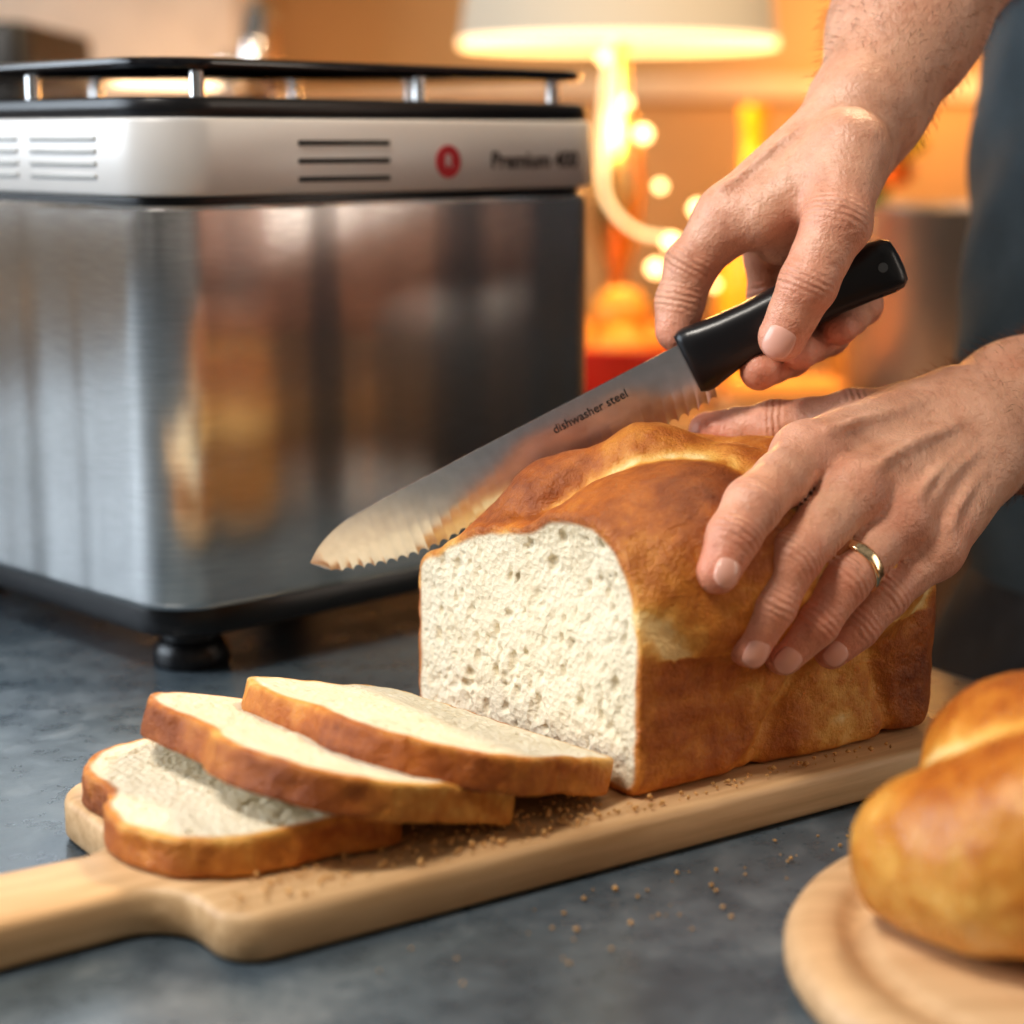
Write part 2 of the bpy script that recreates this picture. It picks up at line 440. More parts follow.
# crumbs
cv=[];cf=[]
def crumb(x,y,z,s):
    b=len(cv)
    base=[(1,0,0),(-1,0,0),(0,1,0),(0,-1,0),(0,0,1),(0,0,-1)]
    for p in base: cv.append(tuple(c0+s*pc*random.uniform(.6,1.2) for c0,pc in zip((x,y,z),p)))
    for f in ((0,2,4),(2,1,4),(1,3,4),(3,0,4),(2,0,5),(1,2,5),(3,1,5),(0,3,5)): cf.append(tuple(b+i for i in f))
def on_board(l,w): return BO+L*l+W*w
for i in range(700):
    l=random.gauss(.12,.07); w=random.uniform(.003,.03) if i%2 else random.gauss(.015,.008)
    if .005<l<.29 and .004<w<(.13 if l<.14 else .012):
        p=on_board(l,w); s=random.uniform(.0002,.0013)*random.random()**.6+.0002; crumb(p.x,p.y,.0203+s*1.2,s)
for i in range(70):
    p=on_board(random.gauss(.17,.07),-random.uniform(.008,.05)); s=random.uniform(.0003,.0012); crumb(p.x,p.y,CZ+s*1.2,s)
mesh_obj('bread_crumbs',cv,cf,simple('crumb_bits',(.62,.36,.14),.8,var=.35,scale=300))

# ------------------------------------------------------------------ knife
knife=empty('bread_knife')
KY=.700
sp=[(-.0762,.0733),(-.0731,.0791),(-.0666,.0865),(-.0533,.0950),(-.0232,.1112),(.0328,.1408),(.0700,.1604)]
ed=[(-.0762,.0733),(-.0690,.0706),(-.0536,.0716),(-.0327,.0774),(-.0045,.0929),(.0331,.1124),(.0668,.1297),(.0764,.1353)]
def resample(poly,n):
    P=np.array(poly); d=np.r_[0,np.cumsum(np.linalg.norm(np.diff(P,axis=0),axis=1))]
    t=np.linspace(0,d[-1],n); m=np.gradient(P,d,axis=0)
    out=[]
    for x in t:
        i=min(np.searchsorted(d,x,side='right')-1,len(d)-2); hh=d[i+1]-d[i]; s=(x-d[i])/hh
        out.append((2*s**3-3*s**2+1)*P[i]+(s**3-2*s**2+s)*hh*m[i]+(-2*s**3+3*s**2)*P[i+1]+(s**3-s**2)*hh*m[i+1])
    return np.array(out)
NS=560
S_=resample(sp,NS); E_=resample(ed,NS)
v=[];f=[]
for i in range(NS):
    s=S_[i];e=E_[i].copy(); 
    t=i/NS; up=(s-e); Ln=np.linalg.norm(up)+1e-9; up=up/Ln
    if t>.03: e=e+up*.0019*abs(math.sin(math.pi*t*40))**.7*min(1,(t-.03)*12)
    half=.0009*min(1,Ln/.01+.05)
    m1=e+(s-e)*.20
    row=[(s[0],KY-half,s[1]),(s[0]*.3+m1[0]*.7,KY-half*.9,s[1]*.3+m1[1]*.7),(m1[0],KY-half*.75,m1[1]),(e[0],KY-.0001,e[1]),(e[0],KY+.0001,e[1]),(m1[0],KY+half*.75,m1[1]),(s[0]*.3+m1[0]*.7,KY+half*.9,s[1]*.3+m1[1]*.7),(s[0],KY+half,s[1])]
    v+=row
for i in range(NS-1):
    for j in range(8):
        a=i*8+j;b=i*8+(j+1)%8; f.append((a,a+8,b+8,b))
f.append(tuple(range(8))); f.append(tuple((NS-1)*8+j for j in range(8))[::-1])
t=NT('blade_steel'); t.set(Metallic=.95,Roughness=.22); n=t.noise(200,4,.6); t.base(t.ramp(n,[(.3,(.66,.66,.67)),(.7,(.78,.78,.79))])); M_BLADE=t.m
autosmooth(mesh_obj('blade',v,f,M_BLADE,knife),20)
H0=Vector((.069,KY,.1508)); H1=Vector((.1385,KY,.1868))
hx=(H1-H0).normalized(); hz=Vector((0,1,0)).cross(hx)*-1; 
rings=[]
for (t_,hh,wd,off) in [(-.06,.0115,.0052,.0),(-.03,.0125,.0062,0),(.0,.0127,.0068,0),(.05,.012,.0074,.0002),(.15,.0108,.008,.0006),(.3,.0098,.0082,.001),(.5,.0102,.0084,.0008),(.7,.0096,.0082,.0004),(.85,.0098,.0082,-.0004),(.95,.0102,.008,-.0010),(1.0,.0098,.0072,-.0012),(1.03,.008,.005,-.0012),(1.04,.004,.0025,-.0012)]:
    c=H0+(H1-H0)*t_+hz*off
    ring=[]
    for j in range(28):
        a=2*math.pi*j/28; ca,sa=math.cos(a),math.sin(a)
        px=abs(ca)**.7*(1 if ca>0 else -1)*wd; pz=abs(sa)**.7*(1 if sa>0 else -1)*hh
        ring.append(tuple(c+Vector((0,1,0))*px+hz*pz))
    rings.append(ring)
loft('handle',rings,M_BLACK,knife)
c=H0+(H1-H0)*.94
lathe('rivet',[(.0018,-.0082),(.0018,.0082)],simple('dark_rivet',(.2,.2,.2),.3,metal=1),knife,n=16,loc=tuple(c),rot=(math.radians(90),0,0))
def text(name,body,size,mat,parent,M,ext=.0001,off=0):
    cu=bpy.data.curves.new(name,'FONT'); cu.body=body; cu.size=size; cu.extrude=ext; cu.align_x='CENTER'; cu.align_y='CENTER'; cu.offset=off
    o=bpy.data.objects.new(name,cu); link(o,parent); cu.materials.append(mat); o.matrix_world=M
    bpy.context.view_layer.update()
    me=bpy.data.meshes.new_from_object(o.evaluated_get(bpy.context.evaluated_depsgraph_get()))
    o2=bpy.data.objects.new(name+'_mesh',me); link(o2,parent); o2.matrix_world=M
    bpy.data.objects.remove(o); o2.name=name
    return o2
text('engraving','dishwasher steel',.0046,M_INK,knife,Matrix.Translation((.0290,KY-.00105,.1310))@Matrix.Rotation(-math.radians(27.5),4,'Y')@Matrix.Rotation(math.radians(90),4,'X'),off=.00005)

# ------------------------------------------------------------------ hands
def refine(c,taper=.93,joint=1.03):
    out=[]
    for i in range(len(c)):
        j=joint if 0<i<len(c)-1 else 1
        out.append((*c[i][:3],c[i][3]*j))
        if i<len(c)-1:
            out.append(tuple((c[i][k]+c[i+1][k])/2 for k in range(3))+((c[i][3]+c[i+1][3])/2*taper,))
    return out
def build_hand(name,palm,fingers,fore,lo,hi,parent,dors,h=.0012,kp=.007,nails=(),veins=(),hair_box=None):
    rf=[refine(c) for c in fingers]
    def fn(P):
        d=None
        for c in palm:
            e=chain(P,c,.003); d=e if d is None else smin(d,e,.005)
        e=chain(P,fore,.02); d=smin(d,e,.014)
        for v_ in veins: d=smin(d,chain(P,v_,.001),.0026)
        d=d+.0006*vn(P,70,3)
        out=d
        for c in rf:
            g=chain(P,c,.003)+.0004*vn(P,150,5); out=np.minimum(out,smin(d,g,kp))
        return out
    F,l0=grid_eval(fn,lo,hi,h); V,Fa=nets(F,l0,h)
    red=np.zeros(len(V)); jd=np.zeros(len(V)); jw=np.zeros(len(V)); best=np.full(len(V),1e9)
    for c in fingers:
        n=len(c)
        for i in range(n):
            p=np.array(c[i][:3]); dist=np.linalg.norm(V-p,axis=1)
            amt=1.0 if i==n-1 else .7
            red=np.maximum(red,amt*np.exp(-(dist/.012)**2))
            if 0<i<n-1:
                ax=np.array(c[i+1][:3])-np.array(c[i-1][:3]); ax/=np.linalg.norm(ax)
                s=(V-p)@ax; w=np.exp(-(s/.0045)**2)*(dist<.016)*np.clip(((V-p)@np.array(dors))/.006,0,1)
                m=dist<best; best=np.where(m,dist,best); jd=np.where(m,s*1000,jd); jw=np.where(m,w,jw)
    red=np.clip(red+.5*vn(V,40,9),0,1)
    o=mesh_obj(name,V,Fa,M_SKIN,parent,attrs={'red':red,'jd':jd,'jw':jw})
    for k,c in enumerate(fingers):
        if k not in nails: continue
        tip=Vector(c[-1][:3]); prev=Vector(c[-2][:3]); ax=(tip-prev).normalized(); r=c[-1][3]
        dn=Vector(nails[k]); dn=(dn-ax*dn.dot(ax)).normalized(); sd=dn.cross(ax)
        vv=[];ff=[]; A,B=13,13
        hl=r*.74; hw=r*.66
        for i in range(A):
            for j in range(B):
                u=-1+2*i/(A-1); w_=-1+2*j/(B-1)
                uu=u*math.sqrt(1-.42*w_*w_); ww=w_*math.sqrt(1-.30*u*u)
                ang_=ww*hw/(r*.98)
                lift=r*1.0-.0001+.0006*(1-abs(ww)**3)*(1-abs(u)**4)-.0016*max(0,uu)**2-.0006*max(0,-u)**2
                p=tip+ax*(uu*hl+r*.06)+dn*(lift*math.cos(ang_))+sd*(lift*math.sin(ang_))
                vv.append(tuple(p))
        for i in range(A-1):
            for j in range(B-1):
                a=i*B+j; ff.append((a,a+B,a+B+1,a+1))
        no=mesh_obj(name+'_nail_%d'%(k+1),vv,ff,M_NAIL,parent)
        sm=no.modifiers.new('thick','SOLIDIFY'); sm.thickness=.0008; sm.offset=0
    if hair_box:
        (cA,cB,nh)=hair_box; me=o.data; cA=Vector(cA); cB=Vector(cB); ax=(cB-cA); Ln=ax.length; ax.normalize()
        nor=np.empty(len(V)*3,dtype=np.float32); me.vertices.foreach_get('normal',nor); nor=nor.reshape(-1,3)
        tt=(V-np.array(cA))@np.array(ax); cand=np.where((tt>0)&(tt<Ln))[0]
        hv=[];hf=[]
        for vi in rng.choice(cand,nh):
            p=Vector(V[vi].tolist()); nn=Vector(nor[vi].tolist()); Lh=random.uniform(.004,.010)
            dr=(-ax*.9+nn*.5+Vector([random.uniform(-.35,.35) for _ in range(3)])).normalized()
            sd=dr.cross(nn).normalized()*.00009; b=len(hv)
            q=p+dr*Lh*.5+nn*Lh*.06; e=p+dr*Lh-nn*Lh*.02
            for a_ in (p-sd,p+sd,q+sd*.8,q-sd*.8,e): hv.append(tuple(a_))
            hf+= [(b,b+1,b+2,b+3),(b+3,b+2,b+4)]
        mesh_obj(name+'_hair',hv,hf,M_HAIR,parent)
    return o
M_HAIR=simple('arm_hair_brown',(.20,.10,.05),.5)
person=empty('person')
# left hand (resting on the loaf)
idx=[(.1017,.650,.1225,.0108),(.078,.607,.1130,.0092),(.0712,.5985,.1045,.0083),(.0658,.5925,.0945,.0072)]
mid=[(.1165,.640,.1110,.0108),(.0915,.610,.0945,.0092),(.0842,.6035,.0810,.0083),(.0775,.602,.0675,.0072)]
rin=[(.1335,.645,.1010,.0104),(.1110,.621,.0850,.0087),(.1005,.6135,.0725,.0079),(.0905,.612,.0618,.0069)]
pin=[(.1470,.650,.0900,.0096),(.1275,.634,.0762,.0078),(.1175,.6275,.0670,.0070),(.1085,.6245,.0595,.0062)]
thb=[(.158,.702,.125,.0125),(.126,.698,.1275,.0112),(.098,.703,.1245,.0096),(.0745,.711,.1215,.0080)]
wi=np.array((.1625,.708,.1320)); wp=np.array((.1735,.689,.1120))
palm=[]
for k,f_ in enumerate((idx,mid,rin,pin)):
    w_=wi+(wp-wi)*(k/3); palm.append([(*w_,.0135),(*f_[0][:3],.0110)])
palm.append([(.158,.704,.124,.0130),(.112,.662,.116,.0090)])
palm.append([(.160,.700,.118,.0120),(.135,.668,.106,.0105)])
palm.append([(.128,.698,.126,.0100),(.104,.660,.121,.0092)])
palm.append([(.145,.702,.128,.0120),(.112,.674,.121,.0100)])
def vein(a,b,off,r=.0011):
    a=np.array(a);b=np.array(b);off=np.array(off); out=[]
    for i in range(6):
        t_=i/5; p=a+(b-a)*t_+off*(1)+np.array((.0,.0,.0012*math.sin(t_*7+a[0]*90))); out.append((*p,r))
    return out
dr_=np.array((.25,-.70,.66)); dr_/=np.linalg.norm(dr_)
veins=[]
for k,f_ in enumerate((idx,mid,rin,pin)):
    w_=wi+(wp-wi)*(k/3)*.9
    veins.append(vein(w_+(np.array(f_[0][:3])-w_)*.05,w_+(np.array(f_[0][:3])-w_)*.95,dr_*.0124,.0013))
veins.append(vein((.170,.698,.126),(.122,.652,.112),dr_*.0130,.0010))
veins.append(vein((.172,.692,.118),(.142,.655,.100),dr_*.0128,.0010))
fore=[(.170,.699,.121,.0205),(.196,.728,.1250,.0255),(.24,.765,.132,.032),(.31,.80,.165,.036),(.37,.83,.215,.038)]
nl=(.58,-.75,.45)
build_hand('left_forearm_and_hand',palm,[idx,mid,rin,pin,thb],fore,(.050,.575,.035),(.30,.86,.215),person,(.45,-.6,.6),nails={0:nl,1:nl,2:nl,3:nl},h=.0013,veins=veins,hair_box=((.172,.70,.122),(.25,.77,.135),1800))
p0=Vector(rin[0][:3]); p1=Vector(rin[1][:3]); ax=(p1-p0).normalized(); c=p0+(p1-p0)*.78
x=ax.cross(Vector((0,0,1))).normalized(); y=ax.cross(x)
rg=[]
R=.0095
for (dr,dz) in [(-.0006,-.0021),(.0005,-.0021),(.0008,-.0011),(.0006,0),(.0008,.0011),(.0005,.0021),(-.0006,.0021)]:
    rg.append([tuple(c+ax*dz+(x*math.cos(2*math.pi*j/48)+y*math.sin(2*math.pi*j/48))*(R+dr)) for j in range(48)])
loft('finger_ring',rg,M_GOLD,person,cap=False)
# right hand (holding the knife)
idx=[(.0805,.712,.2015,.0114),(.0670,.714,.1840,.0096),(.0628,.7125,.1705,.0087),(.0612,.7095,.1600,.0078)]
mid=[(.0960,.728,.2040,.0108),(.1010,.738,.1700,.0092),(.1050,.718,.1505,.0085),(.0915,.699,.1465,.0075)]
rin=[(.1100,.738,.2035,.0106),(.1170,.746,.1740,.0088),(.1200,.724,.1575,.0081),(.1060,.700,.1535,.0072)]
pin=[(.1230,.744,.2040,.0100),(.1315,.747,.1800,.0080),(.1335,.728,.1680,.0074),(.1215,.704,.1615,.0066)]
thb=[(.1230,.705,.2255,.0135),(.1160,.686,.2010,.0120),(.1050,.678,.1795,.0100),(.0972,.6815,.1605,.0088)]
wi=np.array((.1280,.728,.2400)); wp=np.array((.1420,.752,.2400))
palm=[]
for k,f_ in enumerate((idx,mid,rin,pin)):
    w_=wi+(wp-wi)*(k/3); palm.append([(*w_,.0150),(*f_[0][:3],.0120)])
palm.append([(.123,.710,.226,.0150),(.092,.706,.203,.0120)])
palm.append([(.128,.722,.225,.0150),(.120,.726,.200,.013)])
palm.append([(.120,.706,.215,.0135),(.100,.714,.195,.011)])
fore=[(.136,.741,.244,.0215),(.155,.772,.274,.0260),(.20,.83,.325,.031),(.27,.90,.38,.036)]
dr_=np.array((-.45,-.65,.6)); dr_/=np.linalg.norm(dr_)
veins=[vein((.122,.723,.232),(.083,.713,.206),dr_*.0130,.0011),vein((.128,.730,.234),(.098,.728,.209),dr_*.0134,.0011)]
build_hand('right_forearm_and_hand',palm,[idx,mid,rin,pin,thb],fore,(.045,.655,.125),(.27,.91,.40),person,(-.3,-.6,.6),nails={4:(-.25,-1,.1)},h=.0013,veins=veins,hair_box=((.136,.741,.244),(.19,.82,.315),1800))

# body
T=Vector((.356,.94,0)); s_=Vector((-.56,.83,0)); f_=Vector((-.83,-.56,0))
def tp(a,b,z): 
    q=T+s_*a+f_*b; return (q.x,q.y,z)
def cloth_wob(P,a): 
    return a*(np.sin(P[:,2]*38+P[:,0]*25)*np.sin(P[:,1]*31+P[:,2]*12)+.6*np.sin(P[:,0]*60-P[:,2]*45)+.4*np.sin(P[:,2]*95+P[:,1]*70))
def local(P):
    q=P-np.array((T.x,T.y,0),dtype=np.float32)
    return np.stack([q@np.array((s_.x,s_.y,0),dtype=np.float32),q@np.array((f_.x,f_.y,0),dtype=np.float32),P[:,2]],1)
def shirt(P):
    Q=local(P)
    d=ell(Q,(0,0,.33),(.155,.092,.30)); d=smin(d,ell(Q,(0,0,.06),(.148,.096,.22)),.08)
    d=np.maximum(d,-(Q[:,2]+.03))
    d=smin(d,seg(P,tp(-.12,0,.50),tp(.12,0,.50),.055,.055),.06)
    d=smin(d,chain(P,[(*tp(.15,0,.50),.055),(.295,.94,.385,.048)],.01),.03)
    d=smin(d,chain(P,[(*tp(-.15,0,.50),.055),(.385,.83,.24,.05)],.01),.03)
    return d+cloth_wob(P,.0028)
F,l0=grid_eval(shirt,(.12,.66,-.06),(.60,1.25,.60),.0065); V,Fa=nets(F,l0,.0065)
t=NT('denim_shirt'); n=t.noise(900,3,.6); n2=t.noise(14,4)
t.base(t.ramp(t.math('ADD',t.math('MULTIPLY',n,.5),t.math('MULTIPLY',n2,.5)),[(.35,(.020,.033,.043)),(.65,(.065,.090,.110))])); t.set(Roughness=.85); t.bump(n,.4,.0008)
mesh_obj('shirt',V,Fa,t.m,person)
def trousers(P):
    Q=local(P)
    d=ell(Q,(0,0,-.05),(.155,.105,.13))
    for sx in (-1,1):
        d=smin(d,chain(Q,[(sx*.075,0,-.08,.082),(sx*.085,.01,-.40,.06),(sx*.09,-.005,-.74,.05)],.03),.03)
        d=smin(d,rbox(Q,(sx*.09,.03,-.755),(.04,.09,.022),.02),.01)
    return d+cloth_wob(P,.003)
F,l0=grid_eval(trousers,(.10,.66,-.79),(.62,1.25,.1),.009); V,Fa=nets(F,l0,.009)
mesh_obj('trousers',V,Fa,simple('black_denim',(.018,.018,.021),.8,scale=60,var=.3,bump=.3),person)
def head(P):
    Q=local(P)
    d=seg(Q,(0,0,.52),(0,.02,.62),.048,.045)
    d=smin(d,ell(Q,(0,.03,.71),(.062,.078,.095)),.02)
    d=smin(d,seg(Q,(0,.102,.715),(0,.116,.69),.007,.010),.008)
    for sx in (-1,1):
        d=smin(d,ell(Q,(sx*.064,.02,.70),(.008,.016,.026)),.004)
        d=smax(d,-ell(Q,(sx*.026,.108,.722),(.014,.012,.009)),.006)
        d=np.minimum(d,ell(Q,(sx*.026,.092,.722),(.010,.010,.009)))
    d=smin(d,ell(Q,(0,.098,.658),(.022,.010,.006)),.004)
    return d
F,l0=grid_eval(head,(.20,.76,.50),(.50,1.10,.84),.004); V,Fa=nets(F,l0,.004)
z=np.zeros(len(V)); mesh_obj('head',V,Fa,M_SKIN,person,attrs={'red':z,'jd':z,'jw':z})
def hair(P):
    Q=local(P); d=ell(Q,(0,.018,.725),(.071,.085,.098))
    cut=(Q[:,1]-.055)+(.73-Q[:,2])*.9
    return smax(d,cut,.01)+.002*np.sin(Q[:,0]*200)*np.sin(Q[:,1]*150+Q[:,2]*90)
F,l0=grid_eval(hair,(.20,.76,.50),(.50,1.10,.86),.004); V,Fa=nets(F,l0,.004)
mesh_obj('hair',V,Fa,simple('brown_hair',(.06,.035,.02),.6,var=.3),person)

# ------------------------------------------------------------------ round board + knot roll
rb=lathe('round_serving_board',[(.02,0),(.094,0),(.098,.0015),(.1,.005),(.1,.009),(.098,.0125),(.094,.014),(.087,.014),(.0845,.0125),(.082,.0105),(.0795,.0105),(.077,.0125),(.074,.014),(.04,.0142),(.0001,.0142)],M_ROUND,n=96,loc=(.174,.478,CZ+.0002))
SB=lambda t_:math.sin(math.pi*t_)
str_=[]
for k in range(4):
    a0=172+90*k; s=[]
    for i in range(8):
        t_=i/7; R_=.047*(1-t_)**.8+.006; a_=math.radians(a0+95*t_)
        s.append((R_*math.cos(a_),R_*math.sin(a_),.020+.022*math.sin(t_*math.pi*.5),.024+.003*SB(t_)))
    str_.append(s)
def roll_parts(P): return [chain(P,s,.006) for s in str_]
def roll(P):
    ds=roll_parts(P); d=ds[0]
    for e in ds[1:]: d=smin(d,e,.006)
    d=smin(d,ell(P,(0,0,.026),(.060,.060,.034)),.005)
    return smax(d,-(P[:,2]-.0005),.006)+wob(P,.0006)
F,l0=grid_eval(roll,(-.09,-.09,-.005),(.09,.09,.10),.0014); V,Fa=nets(F,l0,.0014)
ds=np.sort(np.stack(roll_parts(V),1),1); gap=ds[:,1]-ds[:,0]
mesh_obj('braided_bread_roll',V,Fa,M_ROLLC,loc=(.169,.488,CZ+.0142),rot=(0,0,.15),attrs={'crust':np.ones(len(V)),'tone':.33+.26*sstep(V[:,2],.02,.06)-.46*np.exp(-(gap/.0055)**2)})

# ------------------------------------------------------------------ bread machine
bm=empty('bread_machine',(-.138,.945,CZ),math.radians(44)); 
rprism('base',bev(.018,.034,.128,.128,.03,.004),M_BLACK,bm)
for i,(sx,sy) in enumerate(((-1,-1),(1,-1),(1,1),(-1,1))):
    lathe('foot_%d'%(i+1),[(.016,0),(.017,.002),(.0165,.008),(.013,.012),(.013,.024)],M_BLACK,bm,n=28,loc=(sx*.098,sy*.098,0))
rprism('steel_body',[(.0315,.128,.128,.022),(.033,.1295,.1295,.0235),(.035,.130,.130,.024),(.197,.130,.130,.024),(.199,.1285,.1285,.0225)],M_STEEL,bm,seg_=14,bulge=.0035,nside=24)
rprism('seam',bev(.198,.2035,.1275,.1275,.024,.001),M_BLACK,bm)
rprism('lid',bev(.2025,.234,.1335,.1335,.03,.0025),M_LID,bm,seg_=14)
rprism('lid_rim',bev(.2335,.242,.132,.132,.03,.003),M_BLACK,bm,seg_=14)
rprism('lid_window',bev(.2415,.2435,.085,.085,.02,.001),M_BLACKG,bm)
rprism('top_tray',bev(.2525,.2575,.130,.130,.03,.0022),M_BLACKG,bm,seg_=14)
k=0
for sx,sy in ((-.1,-.118),(.02,-.118),(.105,-.118),(-.118,-.02),(-.118,.09),(.118,0),(.118,.1),(0,.118)):
    k+=1; lathe('post_%d'%k,[(.0032,.241),(.0032,.254)],M_CHROME,bm,n=16,loc=(sx,sy,0))
k=0
for z in (.2238,.2163,.2088):
    k+=1; boxm('vent_%d'%k,(-.036,-.1333,z),(.025,.0010,.0011),M_SLOT,bm,b=.0004)
for z in (.2255,.2205,.2155,.2105):
    for y0 in (-.068,-.006):
        k+=1; boxm('vent_%d'%k,(-.1334,y0,z),(.0010,.026,.0010),M_VENT,bm,b=.0004)
bpy.context.view_layer.update()
Mb=bm.matrix_world
lathe('badge',[(.0001,0),(.0072,0),(.0072,.0008),(.0001,.0008)],M_RED,bm,n=32,loc=(.023,-.1333,.2155),rot=(math.radians(90),0,0))
text('badge_letter','R',.008,M_LID,bm,Mb@Matrix.Translation((.023,-.1343,.2155))@Matrix.Rotation(math.radians(90),4,'X'))
text('label','Premium 400',.0105,M_INK,bm,Mb@Matrix.Translation((.078,-.1337,.2155))@Matrix.Rotation(math.radians(90),4,'X'),off=.0002)

# ------------------------------------------------------------------ background kitchen
bc=empty('back_counter')
M_WARM=mat_wood('warm_wood_top',(.30,.14,.05),(.48,.25,.09),3)
boxm('top',(.1,2.1,-.02),(2.0,.55,.02),M_WARM,bc,b=.004)
boxm('cabinets',(.1,2.15,-.41),(1.95,.48,.37),simple('oak_doors',(.22,.11,.05),.5),bc,b=.004)
M_OAK=simple('oak_panel',(.26,.13,.06),.5)
for i in range(5):
    boxm('door_panel_%d'%(i+1),(-1.4+i*.72,1.66,-.41),(.33,.012,.33),M_OAK,bc,b=.004)
lamp=empty('table_lamp',(.10,1.85,0))
t=NT('lamp_shade'); t.base((.60,.53,.42)); t.set(Roughness=.9); t.b.inputs['Emission Color'].default_value=(1,.72,.45,1); t.b.inputs['Emission Strength'].default_value=.10; M_SHADE=t.m
lathe('shade',[(.150,.322),(.118,.56),(.116,.56),(.148,.322)],M_SHADE,lamp,cap=False,n=64)
lathe('shade_trim',[(.1495,.316),(.1505,.316),(.1505,.323),(.1495,.323)],emis('lit_trim',(1,.66,.34),1.6),lamp,cap=False,n=64)
lathe('stem',[(.06,0),(.062,.01),(.03,.022),(.012,.04),(.010,.10),(.022,.14),(.027,.19),(.020,.24),(.010,.27),(.008,.36)],simple('brass',(.75,.5,.22),.25,metal=1),lamp,n=40)
lathe('bulb',[(.001,.36),(.018,.37),(.030,.395),(.028,.42),(.014,.45),(.012,.47)],emis('bulb_glow',(1,.72,.38),8),lamp,n=32)
sl=empty('string_lights')
pp=[(.09,1.72,.33),(.082,1.70,.28),(.078,1.70,.22),(.085,1.69,.175),(.112,1.68,.150),(.14,1.68,.145)]
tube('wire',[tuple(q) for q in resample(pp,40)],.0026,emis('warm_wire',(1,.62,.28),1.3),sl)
M_FB=emis('fairy_bulb',(1,.60,.24),6)
for i,p in enumerate([(.115,1.70,.235),(.13,1.69,.190),(.14,1.68,.142),(.10,1.70,.262),(.165,1.70,.17),(.08,1.7,.30),(.128,1.7,.118),(.185,1.75,.10)]):
    q=.5 if i%2 else .8
    lathe('bulb_%d'%(i+1),[(.001,-.008*q),(.007*q,-.005*q),(.009*q,0),(.007*q,.005*q),(.001,.008*q)],M_FB,sl,n=20,loc=p)
pot=empty('steel_pot',(.385,1.70,0))
lathe('body',[(.078,0),(.082,.006),(.082,.165),(.086,.170),(.086,.173),(.079,.173),(.078,.166),(.078,.01),(.001,.008)],simple('satin_steel',(.36,.33,.29),.38,metal=.8),pot,n=64)
tube('grip',[(-.082,0,.135),(-.105,.01,.14),(-.112,0,.14),(-.105,-.012,.14),(-.082,-.01,.135)],.005,M_CHROME,pot)
fl=empty('flower_bouquet',(.35,1.88,0))
lathe('vase',[(.035,0),(.045,.03),(.05,.08),(.035,.14),(.04,.17)],simple('amber_vase',(.5,.25,.06),.2),fl,n=40)
pet=[simple('yellow_petals',(.95,.58,.03),.6),simple('orange_petals',(.9,.24,.03),.6)]
M_LEAF=simple('leaf_green',(.10,.18,.03),.6)
for i in range(16):
    a_=random.uniform(0,6.28); R_=random.uniform(.0,.075); p=(R_*math.cos(a_),R_*math.sin(a_)*.6,.19+random.uniform(0,.08))
    tube('stalk_%d'%i,[(0,0,.12),(p[0]*.5,p[1]*.5,.17),p],.002,M_LEAF,fl,n=6)
    rr=.024; n=30; rings=[]
    for (q,zz) in ((.2,-.6),(.8,-.3),(1,.15),(.8,.45),(.3,.25),(.05,.2)):
        rings.append([(p[0]+rr*q*(1+.18*math.cos(5*2*math.pi*j/n))*math.cos(2*math.pi*j/n),p[1]+rr*q*(1+.18*math.cos(5*2*math.pi*j/n))*math.sin(2*math.pi*j/n),p[2]+rr*zz) for j in range(n)])
    loft('flower_%d'%i,rings,pet[0 if i%3 else 1],fl)
lathe('oil_bottle',[(.03,0),(.034,.004),(.034,.14),(.028,.17),(.012,.20),(.011,.245),(.014,.25),(.014,.262),(.001,.264)],simple('amber_oil',(.9,.42,.03),.15),n=40,loc=(.235,1.88,0))
bowl=empty('fruit_bowl',(.095,1.66,0))
lathe('bowl',[(.03,0),(.035,.004),(.06,.03),(.072,.055),(.070,.057),(.056,.033),(.03,.012),(.001,.01)],simple('red_ceramic',(.60,.03,.02),.25),bowl,n=48)
orng=simple('orange_peel',(.95,.36,.03),.5,bump=.3,scale=200)
for i,p in enumerate([(.02,.01,.05),(-.025,.015,.048),(.0,-.025,.05),(.0,.0,.08)]):
    lathe('orange_%d'%(i+1),[(.001,-.026),(.014,-.022),(.024,-.010),(.0265,0),(.024,.011),(.014,.022),(.004,.0245),(.001,.023)],orng,bowl,n=28,loc=p)
tr=empty('serving_tray',(.235,1.64,0))
rprism('tray',bev(.0,.014,.062,.05,.02,.004),M_WARM,tr)
rprism('napkin',bev(.0142,.026,.05,.038,.01,.004),simple('orange_cloth',(.9,.35,.06),.8,bump=.4,scale=60),tr)
fa=empty('kitchen_faucet',(-.255,2.05,0))
arc=[(0,0,.0),(0,0,.30)]+[(0,-.06+.06*math.cos(a_),.30+.06*math.sin(a_)) for a_ in np.linspace(0.2,math.pi,12)]+[(0,-.12,.26)]
tube('spout',arc,.013,M_CHROME,fa,n=20)
lathe('collar',[(.028,0),(.028,.02),(.018,.03),(.018,.06)],M_CHROME,fa,n=32)
lathe('lever_ball',[(.001,.27),(.016,.28),(.019,.295),(.016,.31),(.001,.32)],M_CHROME,fa,n=24,loc=(-.045,0,0))
tube('lever',[(-.045,0,.295),(.0,0,.285)],.006,M_CHROME,fa)
tube('lever_post',[(-.045,0,0),(-.045,0,.28)],.009,M_CHROME,fa)
mo=empty('toaster_oven',(-.56,1.72,0))
rprism('case',bev(.012,.325,.165,.13,.02,.006),M_BLACK,mo)
boxm('glass_door',(-.03,-.131,.16),(.11,.003,.10),M_BLACKG,mo)
tube('door_bar',[(-.12,-.145,.27),(.06,-.145,.27)],.005,M_CHROME,mo)
for i,z_ in enumerate((.24,.17,.10)): lathe('knob_%d'%i,[(.014,0),(.014,.012),(.010,.015)],M_CHROME,mo,n=24,loc=(.125,-.13,z_),rot=(math.radians(90),0,0))
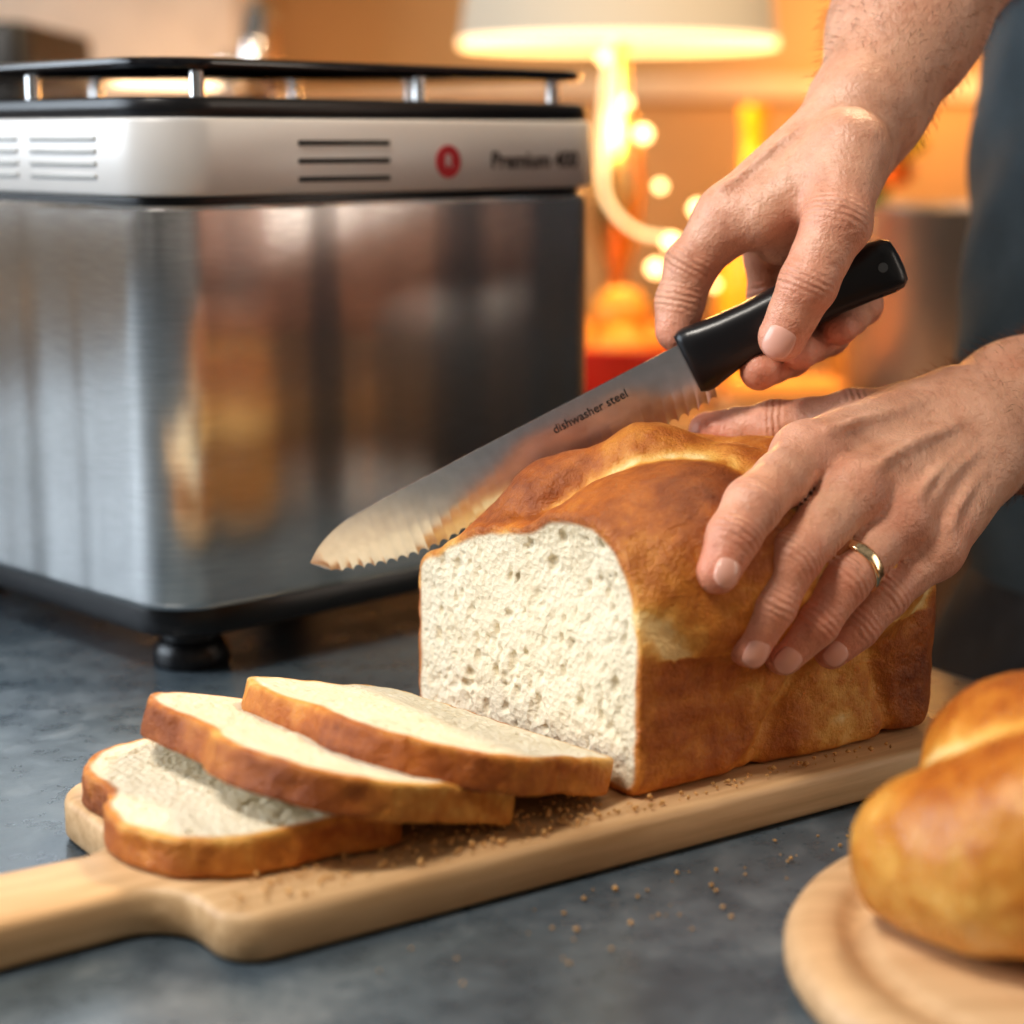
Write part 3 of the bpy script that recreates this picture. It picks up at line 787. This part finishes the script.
for sx in (-1,1):
    for sy in (-1,1): lathe('foot',[(.012,0),(.012,.014)],M_BLACK,mo,n=16,loc=(sx*.13,sy*.1,0))
cu=empty('wall_cupboard')
boxm('box',(-.95,2.60,.62),(.62,.11,.36),simple('cream_paint',(.62,.52,.42),.5),cu,b=.004)
M_CD=simple('cream_door',(.66,.56,.46),.5)
for i in range(3): boxm('door_%d'%i,(-1.36+i*.41,2.485,.62),(.195,.008,.34),M_CD,cu,b=.003)
boxm('trim_1',(0,2.695,.30),(2.2,.012,.015),simple('pale_trim',(.75,.62,.45),.5))

# ------------------------------------------------------------------ lights
def area(name,loc,target,size,power,col,sy=None):
    l=bpy.data.lights.new(name,'AREA'); l.energy=power; l.color=col; l.size=size
    if sy: l.shape='RECTANGLE'; l.size_y=sy
    o=bpy.data.objects.new(name,l); o.location=loc
    o.rotation_euler=(Vector(target)-Vector(loc)).to_track_quat('-Z','Y').to_euler(); return link(o)
def point(name,loc,power,col,r=.05):
    l=bpy.data.lights.new(name,'POINT'); l.energy=power; l.color=col; l.shadow_soft_size=r
    o=bpy.data.objects.new(name,l); o.location=loc; return link(o)
area('window_daylight',(-2.1,.7,.8),(0,.7,.05),1.8,40,(.80,.90,1.0),1.2)
area('window_daylight.001',(2.1,.44,.60),(0,.50,.35),.34,8,(1,.88,.76),1.5)  # added light: puts a bright vertical band in the steel, rims the hands
area('ceiling_light',(-.45,.25,1.1),(0,.65,.0),.22,10.5,(1,.93,.84))  # added key light to brighten the bread face, no ceiling fixture
area('ceiling_light.001',(.42,1.30,.95),(.1,.7,.1),.22,12.0,(1,.74,.46))  # added warm rim light from the right back
point('lamp_light',(.10,1.76,.28),4.0,(1,.50,.15),.05)
point('under_cupboard_light',(.55,2.45,.35),5.5,(1,.48,.14),.08)
point('under_cupboard_light.001',(-.4,2.30,.20),1.2,(1,.66,.38),.08)

w=bpy.data.worlds.new('room_ambience'); scene.world=w; w.use_nodes=True
nt=w.node_tree; bg=nt.nodes['Background']
tc=nt.nodes.new('ShaderNodeTexCoord'); mp=nt.nodes.new('ShaderNodeMapping'); mp.inputs['Scale'].default_value=(1,1,.08)
nz=nt.nodes.new('ShaderNodeTexNoise'); nz.inputs['Scale'].default_value=4.6; nz.inputs['Detail'].default_value=2
cr_=nt.nodes.new('ShaderNodeValToRGB')
e=cr_.color_ramp.elements; e[0].position=.40; e[0].color=(.05,.035,.028,1); e[1].position=.58; e[1].color=(1.0,.92,.82,1)  # dark and light bands made up for the steel to reflect
nt.links.new(tc.outputs['Generated'],mp.inputs['Vector']); nt.links.new(mp.outputs[0],nz.inputs['Vector']); nt.links.new(nz.outputs['Fac'],cr_.inputs['Fac']); nt.links.new(cr_.outputs[0],bg.inputs['Color'])
bg.inputs['Strength'].default_value=.32

scene.view_settings.view_transform='Standard'
try: scene.view_settings.look='Medium High Contrast'
except Exception: pass

# ------------------------------------------------------------------ camera
cam=bpy.data.cameras.new('camera'); cam.lens=66.8; cam.sensor_width=36; cam.clip_start=.01
co=bpy.data.objects.new('camera',cam); co.location=(0,0,.23); co.rotation_euler=(math.radians(90-11.08),0,0); link(co)
cam.dof.use_dof=True; cam.dof.focus_distance=.665; cam.dof.aperture_fstop=5.6
scene.camera=co
